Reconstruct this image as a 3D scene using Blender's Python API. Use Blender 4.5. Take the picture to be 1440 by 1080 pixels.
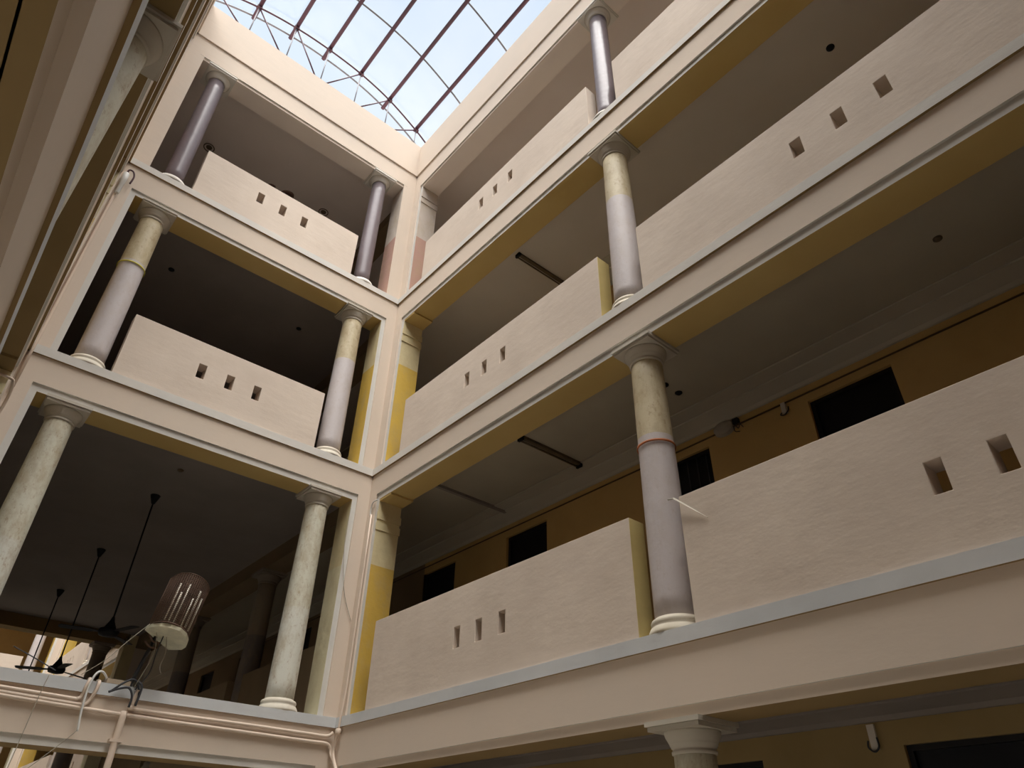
import bpy, math, random
from mathutils import Matrix, Vector
random.seed(7)
S = bpy.context.scene
for o in list(bpy.data.objects):
    bpy.data.objects.remove(o, do_unlink=True)
C = S.collection
Z0 = 3.5                       # height of the first floor ledge above the courtyard floor

# ------------------------------------------------------------------ camera
cam = bpy.data.cameras.new('camera'); co = bpy.data.objects.new('camera', cam); C.objects.link(co)
yaw, pitch, roll = math.radians(40.0774), math.radians(35.4077), math.radians(1.1128)
F = Vector((math.sin(yaw)*math.cos(pitch), math.cos(yaw)*math.cos(pitch), math.sin(pitch)))
R = Vector((math.cos(yaw), -math.sin(yaw), 0)); U = R.cross(F)
c, s = math.cos(roll), math.sin(roll)
R2 = c*R + s*U; U2 = -s*R + c*U
m = Matrix((( R2.x, U2.x, -F.x, -5.0215), (R2.y, U2.y, -F.y, -9.5971), (R2.z, U2.z, -F.z, Z0-1.6334), (0, 0, 0, 1)))
co.matrix_world = m
cam.sensor_width = 36; cam.lens = 36*976.16/1440; cam.clip_start = 0.01; cam.clip_end = 500
S.camera = co

# ------------------------------------------------------------------ sky and exposure
SKY_FILL, SKY_GLOW = 0.92, 14.5
W = bpy.data.worlds.new('sky'); S.world = W; W.use_nodes = True
nt = W.node_tree; nt.nodes.clear(); N = nt.nodes.new; L = nt.links.new
out = N('ShaderNodeOutputWorld'); bg = N('ShaderNodeBackground'); L(bg.outputs[0], out.inputs[0])
tc = N('ShaderNodeTexCoord')
noi = N('ShaderNodeTexNoise'); noi.inputs['Scale'].default_value = 2.2; noi.inputs['Detail'].default_value = 5
L(tc.outputs['Generated'], noi.inputs['Vector'])
cr = N('ShaderNodeValToRGB'); cr.color_ramp.elements[0].position = .38; cr.color_ramp.elements[1].position = .62
cr.color_ramp.elements[0].color = (0.66, 0.79, 0.97, 1); cr.color_ramp.elements[1].color = (0.82, 0.90, 0.99, 1)
L(noi.outputs['Fac'], cr.inputs[0])
# added bright sky patch to light the walls: wide, soft, overhead, out of view
gd = Vector((-0.17, -0.28, 1.0)).normalized()
dp = N('ShaderNodeVectorMath'); dp.operation = 'DOT_PRODUCT'; dp.inputs[1].default_value = gd
nm = N('ShaderNodeVectorMath'); nm.operation = 'NORMALIZE'; L(tc.outputs['Generated'], nm.inputs[0]); L(nm.outputs[0], dp.inputs[0])
mr = N('ShaderNodeMapRange'); mr.interpolation_type = 'SMOOTHSTEP'
mr.inputs['From Min'].default_value = math.cos(math.radians(40)); mr.inputs['From Max'].default_value = math.cos(math.radians(10))
L(dp.outputs['Value'], mr.inputs['Value'])
gl = N('ShaderNodeVectorMath'); gl.operation = 'SCALE'; gl.inputs[0].default_value = (1.0, 0.96, 0.90)
mg = N('ShaderNodeMath'); mg.operation = 'MULTIPLY'; mg.inputs[1].default_value = SKY_GLOW
L(mr.outputs[0], mg.inputs[0]); L(mg.outputs[0], gl.inputs['Scale'])
sc = N('ShaderNodeVectorMath'); sc.operation = 'SCALE'; sc.inputs['Scale'].default_value = SKY_FILL; L(cr.outputs[0], sc.inputs[0])
ad = N('ShaderNodeVectorMath'); ad.operation = 'ADD'; L(sc.outputs[0], ad.inputs[0]); L(gl.outputs[0], ad.inputs[1])
L(ad.outputs[0], bg.inputs['Color'])
W.cycles.sampling_method = 'MANUAL'; W.cycles.sample_map_resolution = 1024
vs = S.view_settings; vs.view_transform = 'Standard'; vs.look = 'None'; vs.gamma = 1; vs.use_curve_mapping = False
vs.exposure = 0.22
S.cycles.max_bounces = 12; S.cycles.diffuse_bounces = 8; S.cycles.transparent_max_bounces = 16

# ------------------------------------------------------------------ materials
def srgb(r, g, b):
    f = lambda v: (v/255/12.92) if v/255 <= .04045 else ((v/255+.055)/1.055)**2.4
    return (f(r), f(g), f(b), 1)
def base(name, rough=.8):
    mt = bpy.data.materials.new(name); mt.use_nodes = True
    b = mt.node_tree.nodes['Principled BSDF']; b.inputs['Roughness'].default_value = rough
    b.inputs['Specular IOR Level'].default_value = .25
    return mt, mt.node_tree, b
def noise(nt, vec, scale, detail=4, stretch=None, rough=.55):
    n = nt.nodes.new('ShaderNodeTexNoise'); n.inputs['Scale'].default_value = scale
    n.inputs['Detail'].default_value = detail; n.inputs['Roughness'].default_value = rough
    if stretch:
        mp = nt.nodes.new('ShaderNodeMapping'); mp.inputs['Scale'].default_value = stretch
        nt.links.new(vec, mp.inputs['Vector']); vec = mp.outputs[0]
    nt.links.new(vec, n.inputs['Vector']); return n.outputs['Fac']
def ramp(nt, fac, stops):
    r = nt.nodes.new('ShaderNodeValToRGB'); e = r.color_ramp.elements
    while len(e) < len(stops): e.new(.5)
    for i, (p, col) in enumerate(stops):
        e[i].position = p; e[i].color = col
    nt.links.new(fac, r.inputs[0]); return r.outputs[0]
def mixc(nt, fac, a, b, mode='MIX'):
    x = nt.nodes.new('ShaderNodeMix'); x.data_type = 'RGBA'; x.blend_type = mode
    for sock, v in ((x.inputs[0], fac), (x.inputs[6], a), (x.inputs[7], b)):
        if isinstance(v, (int, float, tuple)): sock.default_value = v
        else: nt.links.new(v, sock)
    return x.outputs[2]
def bump(nt, b, h, strength, dist):
    n = nt.nodes.new('ShaderNodeBump'); n.inputs['Strength'].default_value = strength; n.inputs['Distance'].default_value = dist
    nt.links.new(h, n.inputs['Height']); nt.links.new(n.outputs[0], b.inputs['Normal'])
def plaster(name, a, b2, bmp=.35, stain=.0, rough=.85):
    mt, nt, b = base(name, rough); t = nt.nodes.new('ShaderNodeTexCoord').outputs['Object']
    col = ramp(nt, noise(nt, t, .9, 5), [(.35, a), (.68, b2)])
    if stain:
        f = ramp(nt, noise(nt, t, 2.6, 8, rough=.7), [(.5, (0, 0, 0, 1)), (.75, (stain,)*3+(1,))])
        sep = nt.nodes.new('ShaderNodeSeparateColor'); nt.links.new(f, sep.inputs[0])
        col = mixc(nt, sep.outputs[0], col, (a[0]*.6, a[1]*.52, a[2]*.42, 1))
    nt.links.new(col, b.inputs['Base Color'])
    h1 = noise(nt, t, 3.2, 6, (1, 1, 2.6)); h2 = noise(nt, t, 38, 3)
    ad = nt.nodes.new('ShaderNodeMath'); ad.operation = 'MULTIPLY_ADD'; nt.links.new(h2, ad.inputs[0]); ad.inputs[1].default_value = .12; nt.links.new(h1, ad.inputs[2])
    bump(nt, b, ad.outputs[0], bmp, .012)
    return mt
M = {}
M['wall'] = plaster('beige_wall_paint', (.635, .54, .445, 1), (.67, .56, .455, 1), .22)
M['paleroof'] = plaster('brightened_top_soffit', (.80, .71, .63, 1), (.84, .75, .66, 1), .1)  # soffit colour raised to stand in for light under the top beams
M['cove'] = plaster('cove_paint', (.46, .42, .34, 1), (.50, .46, .37, 1), .0)
M['ceiltop'] = plaster('brightened_top_ceiling', (.72, .64, .58, 1), (.76, .68, .62, 1), .05)  # ceiling paint lightened to carry the brighter light of the top storey
M['ceilwest'] = plaster('shaded_near_ceiling', (.17, .125, .07, 1), (.20, .15, .085, 1), .05)  # ceiling paint darkened: gloom of the near left galleries is in the colour
M['parapet'] = plaster('beige_rendered_plaster', (.60, .505, .42, 1), (.675, .575, .48, 1), .32, .14)
M['strip'] = plaster('pale_grey_primer', (.60, .58, .54, 1), (.66, .63, .57, 1), .25)
M['ledge'] = plaster('grey_stone_ledge', (.53, .545, .55, 1), (.61, .615, .61, 1), .25, .12)
M['ledgepale'] = plaster('pale_grey_painted_ledge', (.60, .58, .54, 1), (.66, .62, .56, 1), .25, .08)
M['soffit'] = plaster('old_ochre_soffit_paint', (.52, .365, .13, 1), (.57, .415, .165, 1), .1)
M['soffdark'] = plaster('shaded_ochre_soffit', (.27, .185, .08, 1), (.31, .21, .095, 1), .1)  # shaded copy of the ochre soffit, for undersides that get little light
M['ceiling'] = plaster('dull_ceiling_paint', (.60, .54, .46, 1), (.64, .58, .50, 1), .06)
M['ceilolive'] = plaster('shaded_olive_ceiling', (.40, .355, .27, 1), (.44, .395, .30, 1), .06)  # ceiling tone darkened for the dim first storey; shade is in the colour
M['groundwall'] = plaster('shaded_ground_wall', (.27, .19, .08, 1), (.31, .22, .10, 1), .1, .1)  # ochre wall darkened in colour, since little light bounces to ground level
M['ceilhall'] = plaster('shaded_hall_ceiling', (.23, .20, .18, 1), (.27, .235, .21, 1), .06)  # darker copy of the ceiling, painting in the deep hall's shade
M['hallshade'] = plaster('shaded_hall_wall', (.20, .145, .085, 1), (.24, .17, .10, 1), .1)  # dimness of the hall painted into its walls, beams and parapets
M['back'] = plaster('orange_ochre_wall_paint', (.50, .325, .125, 1), (.55, .36, .145, 1), .1, .15)
M['ground'] = plaster('concrete_floor', (.44, .40, .35, 1), (.50, .46, .40, 1), .2, .1)
M['pipe'] = plaster('painted_conduit', (.66, .54, .44, 1), (.70, .58, .47, 1), .05)
M['whitepipe'] = plaster('bare_plastic_conduit', (.66, .66, .63, 1), (.72, .72, .68, 1), .05, 0, .5)
def flat(name, col, rough=.6, metal=0):
    mt, nt, b = base(name, rough); b.inputs['Base Color'].default_value = col; b.inputs['Metallic'].default_value = metal
    t = nt.nodes.new('ShaderNodeTexCoord').outputs['Object']
    c2 = tuple(v*.8 for v in col[:3])+(1,)
    nt.links.new(ramp(nt, noise(nt, t, 7, 4), [(.35, c2), (.65, col)]), b.inputs['Base Color'])
    return mt
M['bundle'] = flat('dark_brown_matte', (.022, .012, .008, 1), 1); M['bundle'].node_tree.nodes['Principled BSDF'].inputs['Specular IOR Level'].default_value = 0
M['steel'] = flat('maroon_painted_steel', (.085, .035, .045, 1), .5)
M['rib'] = flat('grey_steel_rib', (.22, .21, .22, 1), .5)
M['black'] = flat('black_paint_and_unlit_doorway', (.006, .006, .008, 1), .6)
M['dark'] = flat('dark_brown_board', (.012, .010, .010, 1), .6)
M['fixture'] = flat('dusty_batten_metal', (.12, .085, .05, 1), .6)
M['conduit'] = flat('brown_conduit', (.10, .065, .03, 1), .7)
M['cable'] = flat('dark_cable', (.05, .05, .055, 1), .6)
M['wire'] = flat('pale_thin_wire', (.42, .38, .30, 1), .6)
M['mesh'] = flat('rusty_wire_mesh', (.13, .075, .05, 1), .6)
M['rod'] = flat('white_plastic_rod', (.80, .76, .64, 1), .4)
M['board'] = flat('cream_board', (.62, .58, .42, 1), .7)
M['wood'] = flat('weathered_plank', (.45, .36, .26, 1), .8)
M['orange'] = flat('orange_band', (.42, .14, .05, 1), .6)
M['yellow'] = flat('yellow_band', (.55, .47, .06, 1), .6)
def sheet():
    mt = bpy.data.materials.new('clear_roof_sheet'); mt.use_nodes = True; nt = mt.node_tree; nt.nodes.clear()
    o = nt.nodes.new('ShaderNodeOutputMaterial'); a = nt.nodes.new('ShaderNodeBsdfTransparent'); g = nt.nodes.new('ShaderNodeBsdfGlossy')
    a.inputs[0].default_value = (.97, .98, 1, 1); g.inputs['Roughness'].default_value = .15; g.inputs[0].default_value = (.9, .9, .9, 1)
    x = nt.nodes.new('ShaderNodeMixShader'); x.inputs[0].default_value = .04
    nt.links.new(a.outputs[0], x.inputs[1]); nt.links.new(g.outputs[0], x.inputs[2]); nt.links.new(x.outputs[0], o.inputs[0])
    return mt
M['sheet'] = sheet()
def zstripe(nt, t, levels):
    """levels: list of (z, colour below)... returns colour switching with height"""
    sp = nt.nodes.new('ShaderNodeSeparateXYZ'); nt.links.new(t, sp.inputs[0])
    wob = noise(nt, t, 5, 3)
    ad = nt.nodes.new('ShaderNodeMath'); ad.operation = 'MULTIPLY_ADD'; nt.links.new(wob, ad.inputs[0]); ad.inputs[1].default_value = .03; nt.links.new(sp.outputs[2], ad.inputs[2])
    col = levels[0][1]
    for z, cc in levels[1:]:
        g = nt.nodes.new('ShaderNodeMath'); g.operation = 'GREATER_THAN'; nt.links.new(ad.outputs[0], g.inputs[0]); g.inputs[1].default_value = z
        col = mixc(nt, g.outputs[0], col, cc)
    return col
def jamb(nm, first):
    mt, nt, b = base(nm, .75); t = nt.nodes.new('ShaderNodeTexCoord').outputs['Object']
    och, pale = (.66, .44, .085, 1), (.66, .56, .33, 1)
    col = zstripe(nt, t, [(0, och), (Z0-1.2, pale), (Z0+.06, first), (Z0+2.29, pale), (Z0+3.95, och), (Z0+6.17, pale), (Z0+7.85, (.50, .30, .24, 1)), (Z0+9.62, (.58, .50, .43, 1))])
    f = noise(nt, t, 3.5, 7, (1, 1, .6), .7)
    col = mixc(nt, ramp(nt, f, [(.45, (0, 0, 0, 1)), (.7, (.45, .45, .45, 1))]), col, (.46, .36, .2, 1))
    nt.links.new(col, b.inputs['Base Color']); bump(nt, b, noise(nt, t, 6, 5), .25, .03); return mt
M['jamb'] = jamb('ochre_dado_paint', (.60, .39, .075, 1))
M['jamb_back'] = jamb('olive_cream_jamb_paint', (.66, .60, .40, 1))
def shaft(name, low, high, split, st, rough=.55, spots=.5, lowst=None):
    mt, nt, b = base(name, rough); t = nt.nodes.new('ShaderNodeTexCoord').outputs['Object']
    col = zstripe(nt, t, [(0, low), (split, high)])
    blot = ramp(nt, noise(nt, t, 3.2, 8, (1.4, 1.4, .7), .72), [(.46, (0, 0, 0, 1)), (.62, (st, st, st, 1))])
    sc = nt.nodes.new('ShaderNodeSeparateColor'); nt.links.new(blot, sc.inputs[0])
    col = mixc(nt, sc.outputs[0], col, (.36, .27, .15, 1))
    sp = ramp(nt, noise(nt, t, 17, 5, (1, 1, .6), .75), [(.56, (0, 0, 0, 1)), (.64, (spots,)*3+(1,))])
    s2 = nt.nodes.new('ShaderNodeSeparateColor'); nt.links.new(sp, s2.inputs[0])
    col = mixc(nt, s2.outputs[0], col, (.30, .19, .10, 1))
    if lowst is not None:
        sz = nt.nodes.new('ShaderNodeSeparateXYZ'); nt.links.new(t, sz.inputs[0])
        gt = nt.nodes.new('ShaderNodeMath'); gt.operation = 'LESS_THAN'; nt.links.new(sz.outputs[2], gt.inputs[0]); gt.inputs[1].default_value = split-.015
        ml = nt.nodes.new('ShaderNodeMath'); ml.operation = 'MULTIPLY'; nt.links.new(gt.outputs[0], ml.inputs[0]); ml.inputs[1].default_value = 1-lowst
        col = mixc(nt, ml.outputs[0], col, low)
    nt.links.new(col, b.inputs['Base Color']); bump(nt, b, noise(nt, t, 9, 5), .25, .02); return mt
lav, cream, white = (.55, .50, .495, 1), (.57, .49, .33, 1), (.62, .585, .47, 1)
M['shaft_two_tone'] = shaft('lavender_and_cream_column_paint', lav, cream, 2.05, .5, .5, .45, .3)
M['shaft_white'] = shaft('stained_off_white_column_paint', (.64, .63, .55, 1), (.62, .60, .49, 1), 1.4, .5, .6, .45)
M['shaft_dark'] = shaft('glossy_grey_violet_column_paint', (.20, .165, .175, 1), (.20, .165, .175, 1), 2.0, .0, .28, 0)
M['capdull'] = plaster('shaded_hall_capital', (.24, .20, .16, 1), (.28, .235, .19, 1), .2, .1)  # capital colour lowered for the dark hall; its shade is painted in
M['shaft_dull'] = shaft('shaded_hall_column', (.17, .145, .135, 1), (.24, .20, .155, 1), 2.0, .3, .7, .1)  # column paint darkened to carry the shade of the unlit hall
M['cap'] = plaster('pale_capital_paint', (.50, .46, .38, 1), (.56, .51, .44, 1), .3, .2)
M['capwhite'] = plaster('whitewashed_base', (.66, .63, .56, 1), (.70, .66, .60, 1), .3, .05)
M['capdull2'] = plaster('dusty_white_dome', (.34, .30, .25, 1), (.38, .34, .28, 1), .1)
M['base'] = plaster('cream_base_paint', (.62, .56, .44, 1), (.68, .63, .54, 1), .3, .3)

# ------------------------------------------------------------------ mesh helpers
class MB:
    def __init__(s): s.v, s.f, s.m, s.sm = [], [], [], []
    def quad(s, pts, m=0, sm=False):
        i = len(s.v); s.v += [tuple(p) for p in pts]; s.f.append(tuple(range(i, i+len(pts)))); s.m.append(m); s.sm.append(sm)
    def box(s, x0, x1, y0, y1, z0, z1, m=0, T=None, mm=None):
        """mm: dict of face key (x-,x+,y-,y+,z-,z+) -> material"""
        if x0 > x1: x0, x1 = x1, x0
        if y0 > y1: y0, y1 = y1, y0
        if z0 > z1: z0, z1 = z1, z0
        P = [(x, y, z) for z in (z0, z1) for y in (y0, y1) for x in (x0, x1)]
        if T: P = [T(*p) for p in P]
        fs = {'z-': (0, 2, 3, 1), 'z+': (4, 5, 7, 6), 'y-': (0, 1, 5, 4), 'y+': (2, 6, 7, 3), 'x-': (0, 4, 6, 2), 'x+': (1, 3, 7, 5)}
        i = len(s.v); s.v += P
        for k, f in fs.items():
            s.f.append(tuple(i+a for a in f)); s.m.append((mm or {}).get(k, m)); s.sm.append(False)
    def lathe(s, prof, n=40, m=0, cx=0, cy=0, caps=True, sm=True):
        i = len(s.v)
        for r, z in prof:
            for k in range(n):
                a = 2*math.pi*k/n; s.v.append((cx+r*math.cos(a), cy+r*math.sin(a), z))
        for j in range(len(prof)-1):
            for k in range(n):
                s.f.append((i+j*n+k, i+j*n+(k+1) % n, i+(j+1)*n+(k+1) % n, i+(j+1)*n+k)); s.m.append(m); s.sm.append(sm)
        if caps:
            s.f.append(tuple(i+k for k in range(n))[::-1]); s.m.append(m); s.sm.append(False)
            s.f.append(tuple(i+(len(prof)-1)*n+k for k in range(n))); s.m.append(m); s.sm.append(False)
    def tube(s, pts, r, n=8, m=0):
        pts = [Vector(p) for p in pts]; i = len(s.v); prev = None
        for k, p in enumerate(pts):
            d = (pts[min(k+1, len(pts)-1)]-pts[max(k-1, 0)]).normalized()
            a = prev if prev else (Vector((0, 0, 1)) if abs(d.z) < .9 else Vector((1, 0, 0)))
            u = (a-d*a.dot(d)).normalized(); w = d.cross(u); prev = u
            for q in range(n):
                t = 2*math.pi*q/n; s.v.append(tuple(p+r*(u*math.cos(t)+w*math.sin(t))))
        for k in range(len(pts)-1):
            for q in range(n):
                s.f.append((i+k*n+q, i+k*n+(q+1) % n, i+(k+1)*n+(q+1) % n, i+(k+1)*n+q)); s.m.append(m); s.sm.append(True)
        s.f.append(tuple(i+q for q in range(n))[::-1]); s.m.append(m); s.sm.append(False)
        s.f.append(tuple(i+(len(pts)-1)*n+q for q in range(n))); s.m.append(m); s.sm.append(False)
    def build(s, name, mats, parent=None, flip=False):
        me = bpy.data.meshes.new(name); me.from_pydata(s.v, [], s.f)
        for mt in (mats if isinstance(mats, (list, tuple)) else [mats]): me.materials.append(mt)
        me.polygons.foreach_set('material_index', s.m); me.polygons.foreach_set('use_smooth', s.sm)
        import bmesh
        b = bmesh.new(); b.from_mesh(me)
        bmesh.ops.recalc_face_normals(b, faces=b.faces); b.to_mesh(me); b.free()
        me.update()
        o = bpy.data.objects.new(name, me); C.objects.link(o)
        if parent: o.parent = parent
        return o
def smooth(pts, n=6):
    """Catmull-Rom through the points"""
    P = [Vector(p) for p in pts]; P = [P[0]]+P+[P[-1]]; out = []
    for i in range(1, len(P)-2):
        for k in range(n):
            t = k/n; a, b, c_, d = P[i-1:i+3]
            out.append(.5*((2*b)+(-a+c_)*t+(2*a-5*b+4*c_-d)*t*t+(-a+3*b-3*c_+d)*t**3))
    out.append(P[-2]); return out
def tag(o, label, cat, group=None, kind=None):
    if kind: o['kind'] = kind
    if label: o['label'] = label
    if cat: o['category'] = cat
    if group: o['group'] = group
    return o
def struct(o, label=None, cat=None):
    o['kind'] = 'structure'
    if label: o['label'] = label
    if cat: o['category'] = cat
    return o
def empty(name, loc, label, cat, group=None, rz=0):
    o = bpy.data.objects.new(name, None); C.objects.link(o); o.location = loc; o.rotation_euler = (0, 0, rz); o.empty_display_size = .2
    return tag(o, label, cat, group)
def copy_tree(o, parent=None):
    c_ = o.copy(); C.objects.link(c_); c_.parent = parent
    for ch in list(o.children): copy_tree(ch, c_)
    return c_

# ------------------------------------------------------------------ building dimensions (z from the first floor ledge)
WID, LEN, STEP = 5.232, 11.5, 24.3       # courtyard width, length, distance to the next courtyard
ZF = [-3.5, 0.0, 3.88, 7.78]             # ledge undersides
OT = [-.56, 3.38, 7.23, 11.24]           # opening tops
ST = [-.47, 3.485, 7.32, 11.31]          # tops of the recessed strips
BT = [0.0, 3.88, 7.78, 11.815]           # beam tops
CE = [-.20, 3.70, 7.58, 11.55]           # ceilings
PH = {1: 1.31, 2: 5.09, 3: 9.02}
DEP = .45; SN = .215; JB = .30
def frame(O, e, w):
    return lambda u, v, z: (O[0]+e[0]*u+w[0]*v, O[1]+e[1]*u+w[1]*v, z+Z0)
def facade(O, e, w, length, ext, nm, trimn, label, levels=(0, 1, 2, 3)):
    T = frame(O, e, w); b = MB(); zb = ZF[levels[0]]
    for q, (u0, u1, s0, s1, jk) in enumerate(((-ext, SN, SN, JB, 'x+'), (length-SN, length+ext, length-JB, length-SN, 'x-'))):
        b.box(u0, u1, 0, DEP, zb, 11.815, 0, T, {'y+': 3})
        for k in levels:
            plain = not ext and k == 3
            b.box(s0, s1, .002 if plain else .025, DEP, ZF[k], BT[k], 0 if plain else 1, T, {jk: 3, 'y+': 3})
    for k in levels:
        b.box(SN, length-SN, 0, DEP, ST[k], BT[k], 0, T, {'z-': 1, 'y+': 2})
        b.box(JB, length-JB, .025, DEP, OT[k], ST[k], 0 if (k == 3 or (k == 0 and ext)) else 1, T, {'z-': (5, 2, 2, 4)[k], 'y+': 5 if k == 0 else 2})
    b.box(-ext if ext else 0, length+ext, -.03, .30, 11.815, 12.91, 0, T)
    # plaster rings round the jamb heads, and the pads the soffits rest on
    for k in levels:
        if k == 0 or not ext: continue
        for sgn, uj in ((1, JB), (-1, length-JB)):
            for dz, hh in ((-.44, .018), (-.26, .018)):
                b.box(uj-sgn*.012, uj+sgn*.016, .02, DEP+.012, OT[k]+dz-.09, OT[k]+dz+hh+.02, 3, T)
            if k < 3: b.box(uj-sgn*.02, uj+sgn*(.33 if ext else .02), .03, DEP+.01, OT[k]-.035, OT[k]+.005, 2, T)
    if nm == 'wall_left':
        b.box(0, length, -.045, .01, -.455, 0, 0, T)
        b.box(0, length, -.016, .03, -.56, -.455, 0, T, {'z-': 2})
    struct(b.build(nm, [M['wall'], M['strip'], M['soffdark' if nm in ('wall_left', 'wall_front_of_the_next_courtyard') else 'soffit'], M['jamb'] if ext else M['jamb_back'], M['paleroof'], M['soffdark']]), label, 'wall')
    for k in levels:
        if k == 0: continue
        t = MB(); t.box(0, length, -.062 if (nm == 'wall_left' and k == 1) else -.03, .35, ZF[k], ZF[k]+.13, 0, T, {'z-': 1})  # dark underside colour stands in for the shade below the ledge
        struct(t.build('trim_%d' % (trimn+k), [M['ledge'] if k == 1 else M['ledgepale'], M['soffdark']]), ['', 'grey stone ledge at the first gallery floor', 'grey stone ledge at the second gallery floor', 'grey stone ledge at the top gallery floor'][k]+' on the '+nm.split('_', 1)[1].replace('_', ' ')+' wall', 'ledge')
facade((0, 0), (-1, 0), (0, 1), WID, 0, 'wall_back', 0, 'beige end wall of the courtyard with open bays between two columns')
facade((0, 0), (0, -1), (1, 0), LEN, DEP, 'wall_right', 3, 'beige side wall of the courtyard with long open gallery bays')
facade((-WID, 0), (0, -1), (-1, 0), LEN, DEP, 'wall_left', 6, 'beige wall close over the viewer seen almost edge on')
facade((0, -LEN), (-1, 0), (0, -1), WID, 0, 'wall_front', 9, 'beige end wall behind the viewer')
facade((0, STEP), (-1, 0), (0, 1), WID, 0, 'wall_back_of_the_next_courtyard', 12, 'sunlit end wall of the next courtyard beyond the dark hall')
facade((0, STEP), (0, -1), (1, 0), LEN, DEP, 'wall_right_of_the_next_courtyard', 15, 'sunlit side wall of the next courtyard beyond the dark hall')
facade((-WID, STEP), (0, -1), (-1, 0), LEN, DEP, 'wall_left_of_the_next_courtyard', 18, 'left side wall of the next courtyard beyond the dark hall')
facade((0, STEP-LEN), (-1, 0), (0, -1), WID, 0, 'wall_front_of_the_next_courtyard', 21, 'hall side wall of the next courtyard, dark against the light')

# ---- gallery edge beams running through the hall
for xx, sd, nm in ((0, 1, 'right'), (-WID, -1, 'left')):
    for k, (z0_, z1_) in enumerate(((-.56, .13), (3.38, 3.75), (7.23, 7.6), (11.24, 11.6))):
        b = MB(); b.box(xx, xx+sd*DEP, DEP, STEP-LEN-DEP, z0_+Z0, z1_+Z0)
        struct(b.build('trim_%d' % (60+k+(4 if sd < 0 else 0)), M['hallshade']), 'dark beam over the %s row of columns inside the hall, %s storey' % (nm, ('ground', 'first', 'second', 'top')[k]), 'beam')

# ---- floors and ceilings
def slab(nm, rects, zt, zb, mt=None, label=None):
    b = MB()
    for x0, x1, y0, y1 in rects: b.box(x0, x1, y0, y1, zb+Z0, zt+Z0)
    return struct(b.build(nm, mt or M['ceiling']), label, nm.split('_')[0])
XW, XE = -WID-2.5, 2.5
YS, YN = -LEN-2.2, STEP+2.5
g = DEP-.1
east = (g, XE+.1, YS, YN); west = (XW-.1, -WID-g, YS, YN)
south = (-WID-g, g, YS, -LEN-g); north = (-WID-g, g, STEP+g, YN)
hall = (-WID-g, g, g, STEP-LEN-g)
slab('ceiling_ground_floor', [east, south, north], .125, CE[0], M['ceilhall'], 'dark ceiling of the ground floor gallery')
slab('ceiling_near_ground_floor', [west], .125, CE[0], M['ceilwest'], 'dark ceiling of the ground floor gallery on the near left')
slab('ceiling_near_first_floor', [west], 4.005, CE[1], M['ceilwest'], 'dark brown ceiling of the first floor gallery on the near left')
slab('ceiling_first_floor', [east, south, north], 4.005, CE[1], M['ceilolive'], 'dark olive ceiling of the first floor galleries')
slab('ceiling_second_floor', [east, west, south, north], 7.905, CE[2], None, 'brown ceiling of the second floor galleries')
slab('ceiling_hall_first_floor', [hall], 4.005, CE[1], M['ceilhall'], 'very dark ceiling of the tall hall with the three long fans')
slab('ceiling_hall_second_floor', [hall], 7.905, CE[2], M['ceilhall'], 'dark ceiling over the second floor behind the end wall')
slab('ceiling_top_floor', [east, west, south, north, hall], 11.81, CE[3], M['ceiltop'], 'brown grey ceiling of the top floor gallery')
b = MB(); b.box(-40, 40, -40, 60, Z0-3.7, Z0-3.5); struct(b.build('floor', M['ground']), 'pale concrete courtyard floor', 'floor')

# ---- back walls with doorways, a cove and a raised band along the ceiling
DY = [-10.05+.0, -7.52, -4.96, -1.64, .93, 4.2, 6.8, 10.1]
DOORS = [(y, y+1.05) for y in (-10.75, -7.52, -4.96, -1.64, .93, 4.22, 6.78, 10.1, 13.0, 16.3, 18.85, 22.1)]
def back_wall(nm, x, sd, ya, yb, ks, mt, label):
    b = MB(); ys = [ya]
    for a, c_ in DOORS:
        if ya < a and c_ <= yb+.005: ys += [a, c_]
    ys.append(yb)
    for k in ks:
        lo, hi = ZF[k]+(.13 if k else 0), CE[k]
        dt = ZF[k]+(3.33 if k else 2.94)
        for i in range(len(ys)-1):
            if i % 2 == 0: b.box(x, x+sd*.22, ys[i], ys[i+1], lo+Z0, hi+Z0)
            else: b.box(x, x+sd*.22, ys[i], ys[i+1], dt+Z0, hi+Z0)
        if k < 3: b.box(x, x+sd*.22, ya, yb, CE[k]+Z0, ZF[k+1]+.13+Z0)
    struct(b.build(nm, M[mt]), label, 'wall')
back_wall('wall_gallery_back_right', XE, 1, YS, 1.98, (1, 2, 3), 'back', 'orange ochre wall behind the right galleries')
back_wall('wall_gallery_back_right_ground', XE, 1, YS, 1.98, (0,), 'groundwall', 'ochre wall, colour darkened for shade, behind the ground storey gallery on the right')
back_wall('wall_gallery_back_right_hall', XE, 1, 1.98, YN, (0, 1, 2, 3), 'hallshade', 'dim brown wall behind the hall on the right')
back_wall('wall_gallery_back_left', XW, -1, YS, .45, (0, 1, 2, 3), 'hallshade', 'brown wall behind the near left galleries')
back_wall('wall_gallery_back_left_hall', XW, -1, .45, YN, (0, 1, 2, 3), 'hallshade', 'dim brown wall behind the hall on the left')
b = MB()
for yy, t_ in ((YS, -.2), (YN, .2)): b.box(XW-.2, XE+.2, yy, yy+t_, Z0-3.5, Z0+11.8)
struct(b.build('wall_outer', M['back']), 'ochre walls closing the ends of the galleries', 'wall')
n_ = 30
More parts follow.
